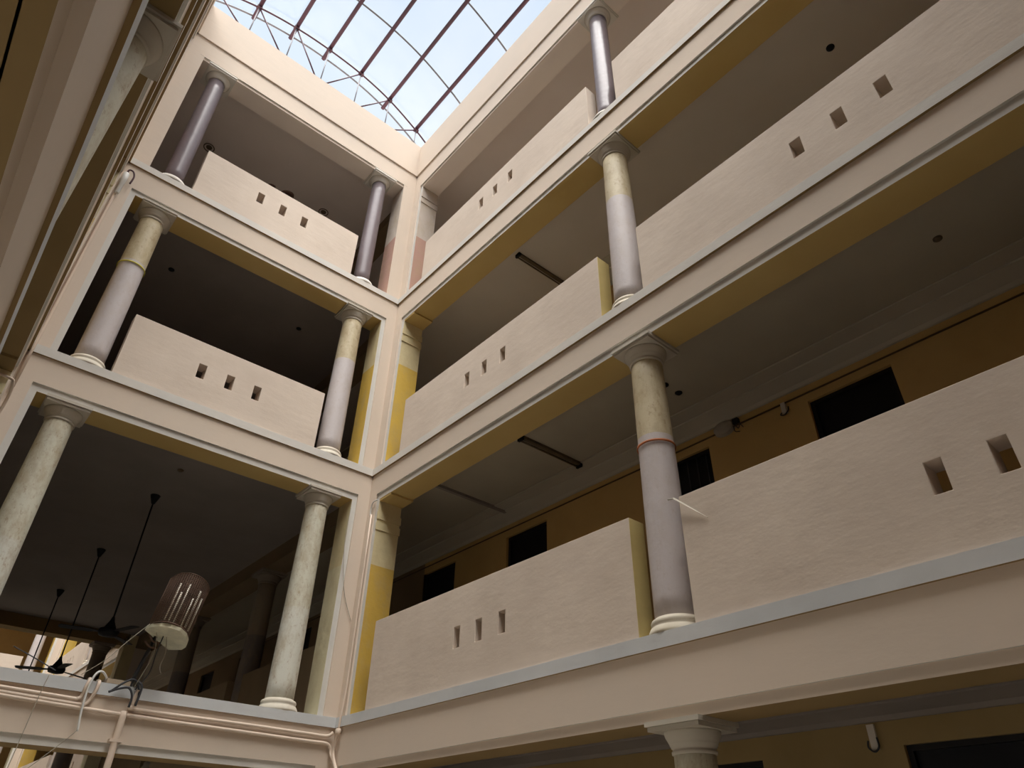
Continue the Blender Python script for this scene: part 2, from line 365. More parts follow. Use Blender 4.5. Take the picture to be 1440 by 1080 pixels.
for x, sd in ((XE, -1), (XW, 1)):
    for k in range(4):
        b = MB(); z = CE[k]+Z0
        b.box(x+sd*.27, x+sd*.52, YS, YN, z-.02, z+.02)
        i = len(b.v)
        prof = [(x+sd*.28, z-.005), (x+sd*.27, z-.04), (x+sd*.06, z-.10), (x+sd*.03, z-.14), (x-sd*.01, z-.145), (x-sd*.01, z)]
        for yy in (YS, YN): b.v += [(px, yy, pz) for px, pz in prof]
        n6 = len(prof)
        for q in range(n6): b.f.append((i+q, i+(q+1) % n6, i+n6+(q+1) % n6, i+n6+q)); b.m.append(0); b.sm.append(False)
        struct(b.build('trim_%d' % n_, M['ceilhall'] if (x > 0 and k == 0) else M['cove'] if x > 0 else M['ceilwest']), 'plaster cove where the gallery ceiling meets the back wall, %s side, storey %s' % ('right' if x > 0 else 'left', ('ground', 'first', 'second', 'top')[k]), 'cornice'); n_ += 1
# doors
def grille_door(nm, x, sd, y0, y1, z0_, z1_, label, i_grille=False):
    b = MB(); b.box(x+sd*.10, x+sd*.15, y0, y1, z0_, z1_)
    o = struct(b.build(nm, M['black']), label, 'door')  # black panel stands in for the unlit room behind the doorway
    f = MB(); t = .05
    f.box(x+sd*.05, x+sd*.12, y0, y0+t, z0_, z1_); f.box(x+sd*.05, x+sd*.12, y1-t, y1, z0_, z1_); f.box(x+sd*.05, x+sd*.12, y0+t, y1-t, z1_-t, z1_)
    f.box(x+sd*.05, x+sd*.12, y0+t, y1-t, z1_-.62, z1_-.56)
    f.build('door_frame', M['dark'], o)
    q = MB()
    for i in range(6):
        yy = y0+.12+(y1-y0-.24)*i/5; q.tube([(x+sd*.08, yy, z1_-.55), (x+sd*.08, yy, z1_-.05)], .008, 6)
    if i_grille: q.build('transom_grille', M['cable'], o)
    return o
dn = 1
for x, sd, side in ((XE, 1, 'right'), (XW, -1, 'left')):
    for k in range(4):
        for i, (y0, y1) in enumerate(DOORS):
            if side == 'left' and not (1 <= k): continue
            lo = ZF[k]+(.13 if k else 0)
            hi = ZF[k]+(3.33 if k else 2.94)
            grille_door('door_%d' % dn, x, sd, y0, y1, lo+Z0, hi+Z0, 'near black doorway in the %s back wall, %s storey, number %d from the near end' % (side, ('ground', 'first', 'second', 'top')[k], i+1), side == 'right' and k == 1 and i == 2); dn += 1

# ------------------------------------------------------------------ columns
H1 = 3.25
def column_kit(nm, smat, cmat, bmat, r0, r1, H, top=False, band=None):
    root = bpy.data.objects.new(nm, None); C.objects.link(root)
    b = MB()
    if top: b.lathe([(.27, 0), (.275, .04), (.25, .10), (.20, .14), (r0+.005, .16)], 40)
    else: b.lathe([(.27, 0), (.265, .03), (.245, .07), (.228, .085), (.236, .10), (.238, .12), (.228, .14), (r0+.004, .15), (r0+.002, .16)], 40)
    b.build('column_base', bmat, root)
    b = MB(); zc = H-.215; n = 12
    b.lathe([(r0+(r1-r0)*(i/n)**1.4, .10+(zc+.02-.10)*i/n) for i in range(n+1)], 48); b.build('shaft', smat, root)
    b = MB()
    if top:
        b.lathe([(r1+.004, zc+.03), (r1+.022, zc+.032), (r1+.028, zc+.045), (r1+.028, zc+.06), (r1+.034, zc+.09), (r1+.05, zc+.12), (r1+.085, zc+.145)], 40)
    else:
        b.lathe([(r1+.002, zc-.03), (r1+.014, zc-.025), (r1+.016, zc-.005), (r1+.006, zc+.0), (r1+.006, zc+.018), (r1+.018, zc+.022), (r1+.018, zc+.034), (r1+.026, zc+.038), (r1+.028, zc+.05), (r1+.038, zc+.07), (r1+.055, zc+.10), (r1+.062, zc+.125), (r1+.064, zc+.145)], 40)
    cp = b.build('capital', cmat, root)
    b = MB(); b.box(-.258, .258, -.258, .258, zc+.142, zc+.172); b.box(-.275, .275, -.275, .275, zc+.178, zc+.215); b.box(-.25, .25, -.25, .25, zc+.172, zc+.178)
    b.build('abacus', cmat, cp)
    if band:
        for zz, mat_, rr in band:
            b = MB(); b.lathe([(r0-.004, zz-.01), (r0+.006, zz-.012), (r0+.008, zz), (r0+.006, zz+.012), (r0-.004, zz+.01)], 40, caps=False); b.build('painted_band', mat_, root)
    return root
H0 = OT[0]-ZF[0]; HH = [H0, OT[1]-.13, OT[2]-ZF[2]-.13, OT[3]-ZF[3]-.13]
kits = {}
def place_col(kit, x, y, k, label, group, rz=0):
    if kit not in kits:
        kk = {'white': ('shaft_white', 'cap', 'base', .193, .168), 'two': ('shaft_two_tone', 'cap', 'base', .198, .178), 'dark': ('shaft_dark', 'capwhite', 'capwhite', .158, .155), 'dull': ('shaft_dull', 'capdull', 'capdull', .2, .175)}[kit.split('_')[0]]
        bd = {'two_orange': [(1.94, M['orange'], 0)], 'two_yellow': [(1.97, M['yellow'], 0)]}.get(kit.rsplit('_', 1)[0])
        kits[kit] = column_kit('column', M[kk[0]], M[kk[1]], M[kk[2]], kk[3], kk[4], HH[k], kk[0] == 'shaft_dark', bd); o = kits[kit]; o['used'] = 1
        del o['used']
    else: o = copy_tree(kits[kit])
    o.location = (x, y, ZF[k]+(.13 if k else 0)+Z0); o.rotation_euler = (0, 0, rz)
    tag(o, label, 'column', group); return o
YB = [-5.75, -5.735, -5.61, -5.575]
XA = (-.79, -4.54)
flo = ('ground', 'first', 'second', 'top')
for k in range(4):
    kit = ('white_0', 'white_1', 'two_2', 'dark_3')[k]
    desc = ('off white stained round column', 'tall off white stained round column', 'round column painted lavender below and cream above', 'glossy grey violet round column')[k]
    for j, xa in enumerate(XA):
        kt = 'two_yellow_2' if (k == 2 and j == 1) else kit
        place_col(kt, xa, .235, k, desc + (' at the right end of the end wall' if j == 0 else ' at the left end of the end wall')+', '+flo[k]+' storey'+(', with a yellow band' if kt != kit else ''), 'columns of the end wall')
    kitb = ('white_0', 'two_orange_1', 'two_2', 'dark_3')[k]
    db = ('stained cream round column with square capital', 'lavender and cream column with a thin orange band', desc, desc)[k]
    place_col(kitb, .235, YB[k], k, db+', middle of the right wall, '+flo[k]+' storey', 'columns of the side walls', .5*math.pi)
    place_col(('two_0', 'white_1', 'two_2', 'dark_3')[k], -WID-.235, YB[k], k, desc+', in the near left wall, '+flo[k]+' storey', 'columns of the side walls', -.5*math.pi)
# columns of the next courtyard and of the hall
for k in (0, 1, 2):
    place_col(('white_0', 'two_1', 'two_2')[k], XA[0], STEP+.235, k, 'sunlit pale column at the right of the far end wall, '+flo[k]+' storey', 'columns of the next courtyard')
    place_col(('white_0', 'two_1', 'two_2')[k], XA[1], STEP+.235, k, 'sunlit pale column at the left of the far end wall, '+flo[k]+' storey', 'columns of the next courtyard')
    place_col(('white_0', 'two_1', 'two_2')[k], .235, STEP+YB[k], k, 'sunlit pale column in the far side wall, '+flo[k]+' storey', 'columns of the next courtyard')
    place_col(('white_0', 'two_1', 'two_2')[k], -WID-.235, STEP+YB[k], k, 'pale column in the far left side wall, '+flo[k]+' storey', 'columns of the next courtyard')
    for j, xa in enumerate(XA):
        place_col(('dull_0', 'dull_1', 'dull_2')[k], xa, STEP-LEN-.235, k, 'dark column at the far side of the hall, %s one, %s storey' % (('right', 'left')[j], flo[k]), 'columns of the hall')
for k in (0, 1):
    for xx, sn in ((.22, 'right'), (-WID-.22, 'left')):
        for yy, yn in ((4.25, 'nearer'), (8.4, 'farther')):
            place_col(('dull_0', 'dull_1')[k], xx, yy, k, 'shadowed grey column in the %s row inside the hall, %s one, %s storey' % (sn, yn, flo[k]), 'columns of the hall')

# ------------------------------------------------------------------ parapets with slots
def parapet(T, u0, u1, z0_, z1_, holes, hz, label, group, th=.23, hw=.12, hh=.25, mt='parapet'):
    us = [u0]
    for h in sorted(holes): us += [h-hw/2, h+hw/2]
    us.append(u1); zs = [z0_, hz-hh/2, hz+hh/2, z1_] if holes else [z0_, z1_]
    nu, nz = len(us)-1, len(zs)-1
    solid = lambda i, j: 0 <= i < nu and 0 <= j < nz and not (holes and j == 1 and i % 2 == 1)
    V, Fc, idx = [], [], {}
    def vid(i, j, s_):
        if (i, j, s_) not in idx: idx[(i, j, s_)] = len(V); V.append(T(us[i], .005 if s_ == 0 else th, zs[j]))
        return idx[(i, j, s_)]
    for i in range(nu):
        for j in range(nz):
            if not solid(i, j): continue
            Fc.append([vid(i, j, 0), vid(i+1, j, 0), vid(i+1, j+1, 0), vid(i, j+1, 0)])
            Fc.append([vid(i, j, 1), vid(i, j+1, 1), vid(i+1, j+1, 1), vid(i+1, j, 1)])
            if not solid(i-1, j): Fc.append([vid(i, j, 0), vid(i, j+1, 0), vid(i, j+1, 1), vid(i, j, 1)])
            if not solid(i+1, j): Fc.append([vid(i+1, j, 0), vid(i+1, j, 1), vid(i+1, j+1, 1), vid(i+1, j+1, 0)])
            if not solid(i, j-1): Fc.append([vid(i, j, 0), vid(i, j, 1), vid(i+1, j, 1), vid(i+1, j, 0)])
            if not solid(i, j+1): Fc.append([vid(i, j+1, 0), vid(i+1, j+1, 0), vid(i+1, j+1, 1), vid(i, j+1, 1)])
    b = MB(); b.v = [tuple(v) for v in V]; b.f = [tuple(f) for f in Fc]; b.sm = [False]*len(Fc)
    b.m = [0]*len(Fc)
    # end faces and the gallery side keep the older ochre paint
    for q, f in enumerate(Fc):
        ws = {k[2] for k, v in idx.items() if v in f}; ii = {k[0] for k, v in idx.items() if v in f}
        if group and 'ochre' in group and (ii == {0} or ii == {nu}) : b.m[q] = 1
    o = b.build('parapet', [M[mt], M['jambend']])
    bv = o.modifiers.new('bevel', 'BEVEL'); bv.width = .006; bv.segments = 2; bv.limit_method = 'ANGLE'
    return tag(o, label, 'parapet', group)
M['jambend'] = plaster('ochre_end_paint', (.50, .39, .15, 1), (.54, .44, .20, 1), .2, .2)
TA, TB = frame((0, 0), (-1, 0), (0, 1)), frame((0, 0), (0, -1), (1, 0))
TD, TS = frame((-WID, 0), (0, -1), (-1, 0)), frame((0, -LEN), (-1, 0), (0, -1))
TA2, TB2, TD2 = frame((0, STEP), (-1, 0), (0, 1)), frame((0, STEP), (0, -1), (1, 0)), frame((-WID, STEP), (0, -1), (-1, 0))
TH2 = frame((0, STEP-LEN), (-1, 0), (0, -1))
HZ = {1: .70, 2: 4.57, 3: 8.57}
A_ = {2: (1.13, 4.24), 3: (1.12, 4.22)}
B1 = {1: (.715, 5.468), 2: (.765, 5.325), 3: (.78, 5.36)}; B2 = {1: (6.085, 10.8), 2: (5.985, 10.8), 3: (5.93, 10.8)}
BH1 = {1: (2.68, 3.10, 3.52), 2: (2.54, 2.96, 3.39), 3: (2.62, 3.03, 3.45)}; BH2 = {1: (8.24, 8.66, 9.08), 2: (8.10, 8.555, 9.0), 3: (8.1, 8.5, 8.95)}
AH = (2.25, 2.69, 3.13)
for k in (2, 3):
    parapet(TA, A_[k][0], A_[k][1], ZF[k]+.13, PH[k], AH, HZ[k]+.01, 'plain beige parapet with three small slots on the end wall, %s gallery' % flo[k], 'end wall parapets')
    parapet(TA2, A_[k][0], A_[k][1], ZF[k]+.13, PH[k], AH, HZ[k], 'sunlit parapet with three slots on the far end wall, %s gallery' % flo[k], 'next courtyard parapets')
    parapet(TS, A_[k][0], A_[k][1], ZF[k]+.13, PH[k], AH, HZ[k], 'parapet on the end wall behind the viewer, %s gallery' % flo[k], 'front wall parapets')
    parapet(TH2, A_[k][0], A_[k][1], ZF[k]+.13, PH[k], AH, HZ[k], 'parapet on the far side of the hall, %s gallery' % flo[k], 'hall parapets')
for k in (1, 2, 3):
    gb = 'right wall parapets with ochre ends' if k < 3 else 'right wall parapets'
    parapet(TB, *B1[k], ZF[k]+.13, PH[k], BH1[k], HZ[k], 'beige slotted parapet on the right wall, from the corner to the middle column, %s gallery' % flo[k], gb)
    parapet(TB, *B2[k], ZF[k]+.13, PH[k], BH2[k], HZ[k]-(.01 if k == 1 else .03), 'beige slotted parapet on the right wall, near side of the middle column, %s gallery' % flo[k], 'right wall parapets')
    for T_, nm in ((TD, 'near left wall'), (TD2, 'far left wall'), (TB2, 'far right wall')):
        if nm == 'near left wall' and k == 1: continue
        parapet(T_, *B1[k], ZF[k]+.13, PH[k], BH1[k], HZ[k], 'slotted parapet beyond the middle column, %s, %s gallery' % (nm, flo[k]), nm+' parapets')
        parapet(T_, *B2[k], ZF[k]+.13, PH[k], BH2[k], HZ[k], 'slotted parapet before the middle column, %s, %s gallery' % (nm, flo[k]), nm+' parapets')
for xx, sd, sn in ((0, 1, 'right'), (-WID, -1, 'left')):
    Th = frame((xx+sd*.0, 0), (0, 1), (sd, 0))
    for u0, u1, nm in ((.5, 3.9, 'nearest'), (4.6, 8.05, 'middle'), (8.75, 12.3, 'farthest')):
        parapet(Th, u0, u1, .13, 1.33, (), 0, 'shadowed plain parapet inside the hall, %s of the %s row' % (nm, sn), 'hall parapets', mt='hallshade')
br = MB()
P0, P1 = Vector(TB(6.075, -.05, 1.27)), Vector(TB(6.375, -.004, 1.0))
d = (P1-P0); nrm = Vector((1, 0, 0))
up = Vector((0, .006, .022)); ou = Vector((-.045, 0, .0)); ps = [P0, P0+ou*.3+up, P1+up, P1]; th_ = Vector((0.004, -.004, -.004))
Q = [P0+ou*.4, P0+up*1.2, P0+d*.55+up*1.3, P1+up*.2, P1-d*.03, P0+d*.45+ou*.35]; n0 = len(br.v); br.quad(Q); br.quad([q+th_ for q in Q][::-1])
for q in range(6): br.quad([Q[q], Q[(q+1) % 6], Q[(q+1) % 6]+th_, Q[q]+th_])
br.tube([P0+Vector((-.03, .05, .005)), P0+ou*.4], .008, 6)
tag(br.build('wall_bracket', M['cap']), 'small whitish metal bracket fixed to the parapet corner beside the banded column', 'bracket')

# ------------------------------------------------------------------ the glazed roof frame
NX = [-6.13, -5.27, -4.41, -3.54, -2.69, -1.81, -.95, -.10, .76]
NZ = [13.35, 13.97, 14.36, 14.57, 14.63, 14.57, 14.34, 13.90, 13.35]
def arc(x):
    for i in range(8):
        if NX[i] <= x <= NX[i+1]:
            t = (x-NX[i])/(NX[i+1]-NX[i]); p = [NZ[max(0, i-1)], NZ[i], NZ[i+1], NZ[min(8, i+2)]]
            return .5*((2*p[1])+(-p[0]+p[2])*t+(2*p[0]-5*p[1]+4*p[2]-p[3])*t*t+(-p[0]+3*p[1]-3*p[2]+p[3])*t**3)
    return NZ[-1]
roof = empty('skylight_frame', (-WID/2, -LEN/2, Z0+11.8), 'arched maroon steel skylight frame with clear sheets over the courtyard', 'skylight')
ro = Vector(roof.location)
def rp(x, y, z): return tuple(Vector((x, y, z+Z0))-ro)
RY = [.58, -1.17, -2.92, -4.67, -6.42, -8.17, -9.92, -11.9]
STUB = {2: .62, 3: .62, 4: .60, 6: .60}
for i, x in enumerate(NX):
    b = MB(); b.tube([rp(x, STUB.get(i, .28), NZ[i]), rp(x, -12.0, NZ[i])], .047, 12); b.build('purlin', M['steel'], roof)
xs = [NX[0]+(NX[-1]-NX[0])*i/48 for i in range(49)]
for y in RY:
    b = MB(); b.tube([rp(x, y, arc(x)+.05) for x in xs], .022, 8); b.build('rib', M['rib'], roof)
for y, q in ((.25, 1), (-11.6, -1)):
    b = MB(); b.tube([rp(x, y, arc(x)-.055) for x in xs], .021, 8); ch = b.build('arched_chord', M['steel'], roof)
    b = MB(); b.tube([rp(NX[0], y, 13.06), rp(NX[-1], y, 13.06)], .025, 8); b.build('bottom_chord', M['steel'], roof)
    for i in range(1, 8):
        b = MB(); b.tube([rp(NX[i], y, NZ[i]-.05), rp(NX[i], y, 13.06)], .014, 8); b.build('strut', M['rib'], roof)
        j = i+1 if i < 4 else (i-1 if i > 4 else None)
        if j is not None:
            b = MB(); b.tube([rp(NX[i], y, NZ[i]-.05), rp(NX[j], y, 13.06)], .017, 8); b.build('diagonal_brace', M['steel'], roof)
        b = MB(); cx, cy, cz = rp(NX[i], y, NZ[i]-.05); b.box(cx-.06, cx+.06, cy-.045, cy+.045, cz-.035, cz+.02); b.build('joint_plate', M['steel'], ch)
for x in (NX[0], NX[-1]):
    for y in (.25, -3.8, -7.7, -11.6):
        b = MB(); b.tube([rp(x, y, 11.8), rp(x, y, 13.35)], .045, 10); b.build('post', M['steel'], roof)
for j in range(len(RY)-1):
    b = MB()
    for i in range(48):
        p = [(xs[i], RY[j]), (xs[i+1], RY[j]), (xs[i+1], RY[j+1]), (xs[i], RY[j+1])]
        b.quad([rp(x, y, arc(x)+.078) for x, y in p], 0, True)
    b.build('roof_sheet', M['sheet'], roof)

for x, sc_, lab in ((-3.01, .7, 'smaller dark rounded bundle just showing above the top storey parapet'), (-2.68, 1.0, 'larger dark rounded bundle just showing above the top storey parapet')):  # unidentified dark shapes, built as plain bundles
    b = MB(); n = 20; prof = [(.02, -.10), (.075, -.08), (.10, -.02), (.085, .04), (.045, .075), (.01, .085)]
    b.lathe([(r_*sc_*1.15, z*sc_*1.15) for r_, z in prof], n)
    b.v = [(x_*1.25+.03*math.sin(9*z_), y_, z_+.02*math.sin(14*x_)) for x_, y_, z_ in b.v]
    o = b.build('dark_bundle', M['bundle']); o.location = (x, .10, PH[3]+Z0+.09*sc_); tag(o, lab, 'bundle', 'bundles on the parapet')
# ------------------------------------------------------------------ ceiling fans in the hall
def make_fan():
    r = bpy.data.objects.new('ceiling_fan', None); C.objects.link(r)
    b = MB(); b.lathe([(.015, -.16), (.03, -.15), (.075, -.03), (.085, 0)], 24); b.build('canopy', M['black'], r)
    b = MB(); b.lathe([(.013, -2.22), (.013, -.12)], 12); b.build('down_rod', M['black'], r)
    b = MB(); b.lathe([(.02, -2.10), (.035, -2.16), (.085, -2.26), (.09, -2.28)], 24); b.build('lower_canopy', M['black'], r)
    b = MB(); b.lathe([(.05, -2.40), (.13, -2.38), (.15, -2.33), (.14, -2.29), (.05, -2.26)], 28); mo = b.build('motor', M['black'], r)
    for k in range(3):
        a = 2*math.pi*k/3+.5; b = MB(); ca, sa = math.cos(a), math.sin(a)
        pts = [(.12, -.03), (.20, -.04), (.28, -.07), (.66, -.075), (.69, -.04), (.69, .04), (.66, .075), (.28, .07), (.20, .04), (.12, .03)]
        top = [(x*ca-y*sa, x*sa+y*ca, -2.33+.12*y) for x, y in pts]; i = len(b.v)
        b.quad(top); b.quad([(x, y, z-.006) for x, y, z in top][::-1])
        for q in range(len(top)):
            q2 = (q+1) % len(top); A1, A2 = top[q], top[q2]
            b.quad([A1, A2, (A2[0], A2[1], A2[2]-.006), (A1[0], A1[1], A1[2]-.006)])
        b.build('blade', M['black'], mo)
    return r
fan = make_fan()
for i, (y, wh) in enumerate(((2.86, 'nearest'), (6.19, 'middle'), (9.57, 'farthest'))):
    o = fan if i == 0 else copy_tree(fan)
    o.location = (-2.62, y, Z0+CE[1]); o.rotation_euler = (0, 0, (.35, .1, .9)[i])
    tag(o, 'black ceiling fan on a very long rod in the dark hall, %s of the three' % wh, 'ceiling fan', 'hall fans on long rods')
# round fittings and hooks on ceilings
def disc(x, y, k, r, name, label, mat, ring=False, group=None):
    b = MB(); z = CE[k]
    if ring:
        n = 28; b.tube([(r*math.cos(2*math.pi*i/n), r*math.sin(2*math.pi*i/n), -.01) for i in range(n+1)], .012, 6)
        b.lathe([(r*.55, -.012), (r*.6, 0)], 24)
    else: b.lathe([(r*.5, -.03), (r, -.01), (r, 0)], 20)
    o = b.build(name, mat); o.location = (x, y, z+Z0); tag(o, label, 'ceiling fitting', group)
disc(-3.86, 1.79, 2, .055, 'ceiling_socket', 'small dark round ceiling socket behind the left column of the end wall, second storey', M['black'], group='ceiling sockets')
disc(-1.26, 1.78, 2, .05, 'ceiling_socket', 'small dark round ceiling socket near the right column of the end wall, second storey', M['black'], group='ceiling sockets')
disc(-4.06, 2.21, 3, .11, 'ceiling_ring', 'round dark ring on the top storey ceiling beside the parapet corner', M['fixture'], True, 'ceiling rings')
disc(-1.24, 2.18, 3, .11, 'ceiling_ring', 'round dark ring on the top storey ceiling showing over the middle of the parapet', M['fixture'], True, 'ceiling rings')
disc(1.32, -5.19, 1, .055, 'ceiling_socket', 'dark ceiling socket just right of the banded column, upper of a pair', M['black'], group='ceiling sockets')
disc(1.60, -5.20, 1, .05, 'ceiling_socket', 'dark ceiling socket just right of the banded column, lower of a pair', M['black'], group='ceiling sockets')
disc(1.40, -8.51, 2, .055, 'ceiling_socket', 'lone dark ceiling socket in the second storey of the right gallery', M['black'], group='ceiling sockets')
disc(1.35, -8.66, 1, .045, 'ceiling_socket', 'faint ceiling socket in the first storey of the right gallery', M['fixture'], group='ceiling sockets')
disc(-2.63, 1.6, 1, .05, 'ceiling_socket', 'faint socket on the dark hall ceiling above the cage', M['fixture'], group='ceiling sockets')
# batten lights
def batten(x0, x1, y, k, label):
    r = empty('batten_light', (x0, y, Z0+CE[k]), label, 'ceiling light', 'batten lights across the gallery')
    b = MB(); b.box(0, x1-x0, -.03, .03, -.045, 0); b.build('fitting', M['fixture'], r)
    b = MB(); b.tube([(.04, .055, -.05), (x1-x0-.04, .055, -.05)], .016, 10); b.build('tube', M['fixture'], r)
    for q in (.02, x1-x0-.02):
        b = MB(); b.box(q-.02, q+.02, -.035, .075, -.075, -.005); b.build('end_cap', M['black'], r)
batten(.76, 2.02, -2.95, 1, 'dusty tube light batten across the first storey ceiling left of the banded column')
batten(.73, 1.95, -2.86, 2, 'dusty tube light batten across the second storey ceiling, partly behind the parapet')
b = MB(); b.box(.45, 2.3, -.86, -.80, CE[1]-.05+Z0, CE[1]+.01+Z0)
struct(b.build('trim_50', M['ceilhall']), 'thin rib across the first storey ceiling near the corner', 'ceiling rib')

# ------------------------------------------------------------------ fittings on the right back wall
def tubeobj(name, pts, r, mat, label, cat, group=None, sm=6, n=8):
    b = MB(); b.tube([Vector((p[0], p[1], p[2]+Z0)) for p in (smooth(pts, sm) if sm else [Vector(q) for q in pts])], r, n)
    return tag(b.build(name, mat), label, cat, group)
tubeobj('wall_conduit', [(2.47, -11, 3.43), (2.47, -7, 3.43), (2.47, 0, 3.45), (2.47, 10, 3.45)], .012, M['conduit'], 'thin dark conduit along the ochre wall above the doorways, first storey', 'conduit', sm=2)
tubeobj('wall_conduit', [(2.47, -11, -.30), (2.47, 2, -.30), (2.47, 10, -.30)], .014, M['conduit'], 'thin dark conduit along the top of the ground storey ochre wall', 'conduit', sm=2)
r = empty('wall_lamp', (2.5, -5.26, Z0+3.47), 'round white wall fitting with loose wires beside the dark doorway', 'lamp')
b = MB(); n = 24
prof = [(.0, -.11), (.07, -.10), (.12, -.06), (.14, -.0)]
for j in range(len(prof)-1):
    for q in range(n):
        a0, a1 = 2*math.pi*q/n, 2*math.pi*(q+1)/n
        f = lambda p, a: (p[1], 1.25*p[0]*math.cos(a), .8*p[0]*math.sin(a))
        b.quad([f(prof[j], a0), f(prof[j], a1), f(prof[j+1], a1), f(prof[j+1], a0)], 0, True)
b.build('dome', M['capdull2'], r)
b = MB(); b.box(-.06, 0, -.24, -.16, -.02, .06); b.build('junction_box', M['dark'], r)
b = MB()
b.tube(smooth([(-.03, -.18, -.02), (-.04, -.22, -.10), (-.05, -.26, -.06), (-.05, -.30, -.12)]), .006, 6)
b.tube(smooth([(-.03, -.15, -.02), (-.05, -.17, -.13), (-.05, -.24, -.16)]), .006, 6); b.build('loose_wire', M['cable'], r)
r = empty('wall_hook', (2.5, -6.16, Z0+3.40), 'small white hook fitting on the ochre wall left of the wide dark doorway', 'fitting')
b = MB(); b.box(-.05, 0, -.03, .03, -.11, .04); b.build('mounting_block', M['cap'], r)
b = MB(); b.tube(smooth([(-.03, .03, -.08), (-.06, .05, -.13), (-.06, 0, -.15), (-.06, -.06, -.11), (-.05, -.07, -.05)]), .008, 6); b.build('hook', M['cable'], r)
r = empty('wall_hook', (2.5, -6.21, Z0-.36), 'narrow plate with a dark hook high on the ground storey wall at the bottom edge', 'fitting')
b = MB(); b.box(-.03, 0, -.035, .035, -.22, .0); b.build('mounting_plate', M['ceiling'], r)
b = MB(); b.tube(smooth([(-.03, .05, -.14), (-.05, .05, -.20), (-.05, 0, -.24), (-.05, -.05, -.2), (-.05, -.05, -.12)]), .009, 6); b.build('hook', M['cable'], r)

# ------------------------------------------------------------------ pipes and cables of the end wall and corner
y = -.035
G = 'conduits along the first beam of the end wall'
tubeobj('conduit', [(-5.2, y, -.03), (-3.45, y, -.075), (-3.27, y, -.075), (-3.225, y, -.04), (-3.22, -.06, .05), (-3.20, -.04, .135), (-3.19, .08, .155)], .020, M['pipe'], 'topmost of three thin painted conduits on the end wall beam, bending up over the ledge', 'conduit', G)
tubeobj('conduit', [(-5.2, y, -.07), (-3.35, y, -.125), (-3.20, y, -.125), (-3.14, y, -.09), (-3.11, -.06, .02), (-3.10, -.05, .12), (-3.09, .08, .155)], .020, M['pipe'], 'middle of three painted conduits on the end wall beam, looping up over the ledge', 'conduit', G)
tubeobj('conduit', [(-5.2, y, -.115), (-4, y, -.14), (-2.75, y, -.175), (-1.4, y, -.19), (-.42, y, -.20), (-.14, y, -.20), (-.06, y, -.25), (.0-.045, -.06, -.33), (-.04, -.16, -.42), (-.04, -.30, -.60), (-.04, -.42, -.80)], .023, M['pipe'], 'long painted conduit running the whole end wall beam and turning down at the corner', 'conduit', G)
tubeobj('conduit', [(-2.66, -.06, .10), (-2.67, y, .0), (-2.66, y, -.07), (-2.60, y, -.105), (-1.4, y, -.105), (-.45, y, -.112), (-.14, y, -.112), (-.06, -.06, -.06)], .021, M['pipe'], 'shorter painted conduit above the long one, from the cable bundle to the corner', 'conduit', G)
tubeobj('vertical_pipe', [(-2.74, -.045, -.14), (-2.74, -.045, -.3), (-2.74, -.045, -.5), (-2.74, -.045, -1.2), (-2.74, -.045, -3.4)], .038, M['pipe'], 'painted vertical pipe dropping from the cable bundle over the end wall beam', 'pipe', sm=2, n=12)
b = MB(); b.box(-2.81, -2.67, -.085, -.0, -.46+Z0, -.43+Z0); tag(b.build('pipe_clamp', M['pipe']), 'flat clamp holding the vertical pipe to the beam', 'clamp')
tubeobj('corner_conduit', [(-.025, -.185, 3.12), (-.025, -.185, 1.5), (-.025, -.185, .5), (-.045, -.18, .12), (-.05, -.175, -.06)], .014, M['pipe'], 'thin conduit up the right wall pier beside the corner', 'conduit', sm=2)
tubeobj('corner_conduit', [(-.045, -.175, -.06), (-.045, -.13, -.2), (-.045, -.12, -.33), (-.04, -.24, -.52), (-.04, -.38, -.78)], .018, M['pipe'], 'lower conduit turning diagonally off the corner junction', 'conduit')
b = MB(); b.lathe([(.03, -.035), (.04, -.02), (.04, .02), (.03, .035)], 16); o = b.build('junction_box', M['pipe']); o.location = (-.05, -.175, Z0-.06); tag(o, 'small round junction box at the corner below the ledge', 'junction box')
tubeobj('curved_conduit', [(-.012, -.13, 3.12), (-.02, -.135, 3.26), (-.03, -.20, 3.335), (-.02, -.32, 3.345)], .012, M['whitepipe'], 'thin curved conduit rounding the pier head on the right wall', 'conduit')
# left upper corner pipes
tubeobj('drain_pipe', [(-5.19, -.045, 3.3), (-5.19, -.045, 5.0), (-5.19, -.045, 6.85), (-5.19, -.045, 7.0)], .022, M['pipe'], 'thin painted pipe up the left corner of the end wall', 'pipe', sm=2)
r = empty('pipe_outlet', (-5.17, -.07, Z0+7.0), 'white plastic pipe outlet with a dark bent cable in the upper left corner', 'pipe outlet')
b = MB(); b.lathe([(.030, 0), (.034, .01), (.034, .24), (.04, .25), (.04, .29), (.044, .30), (.044, .47), (.036, .48)], 20); b.build('pipe_sleeve', M['whitepipe'], r)
b = MB(); b.tube(smooth([(0, 0, .46), (.01, -.01, .56), (.07, -.02, .56), (.11, -.02, .46), (.10, -.01, .30)]), .014, 8); b.build('bent_cable', M['steel'], r)
tubeobj('corner_conduit', [(-5.6, -.34, 3.25), (-5.26, -.33, 3.25), (-5.20, -.30, 3.22), (-5.18, -.20, 3.12), (-5.18, -.12, 3.0), (-5.19, -.06, 2.8)], .018, M['pipe'], 'bent conduit crossing the left jamb below the gallery beam', 'conduit')
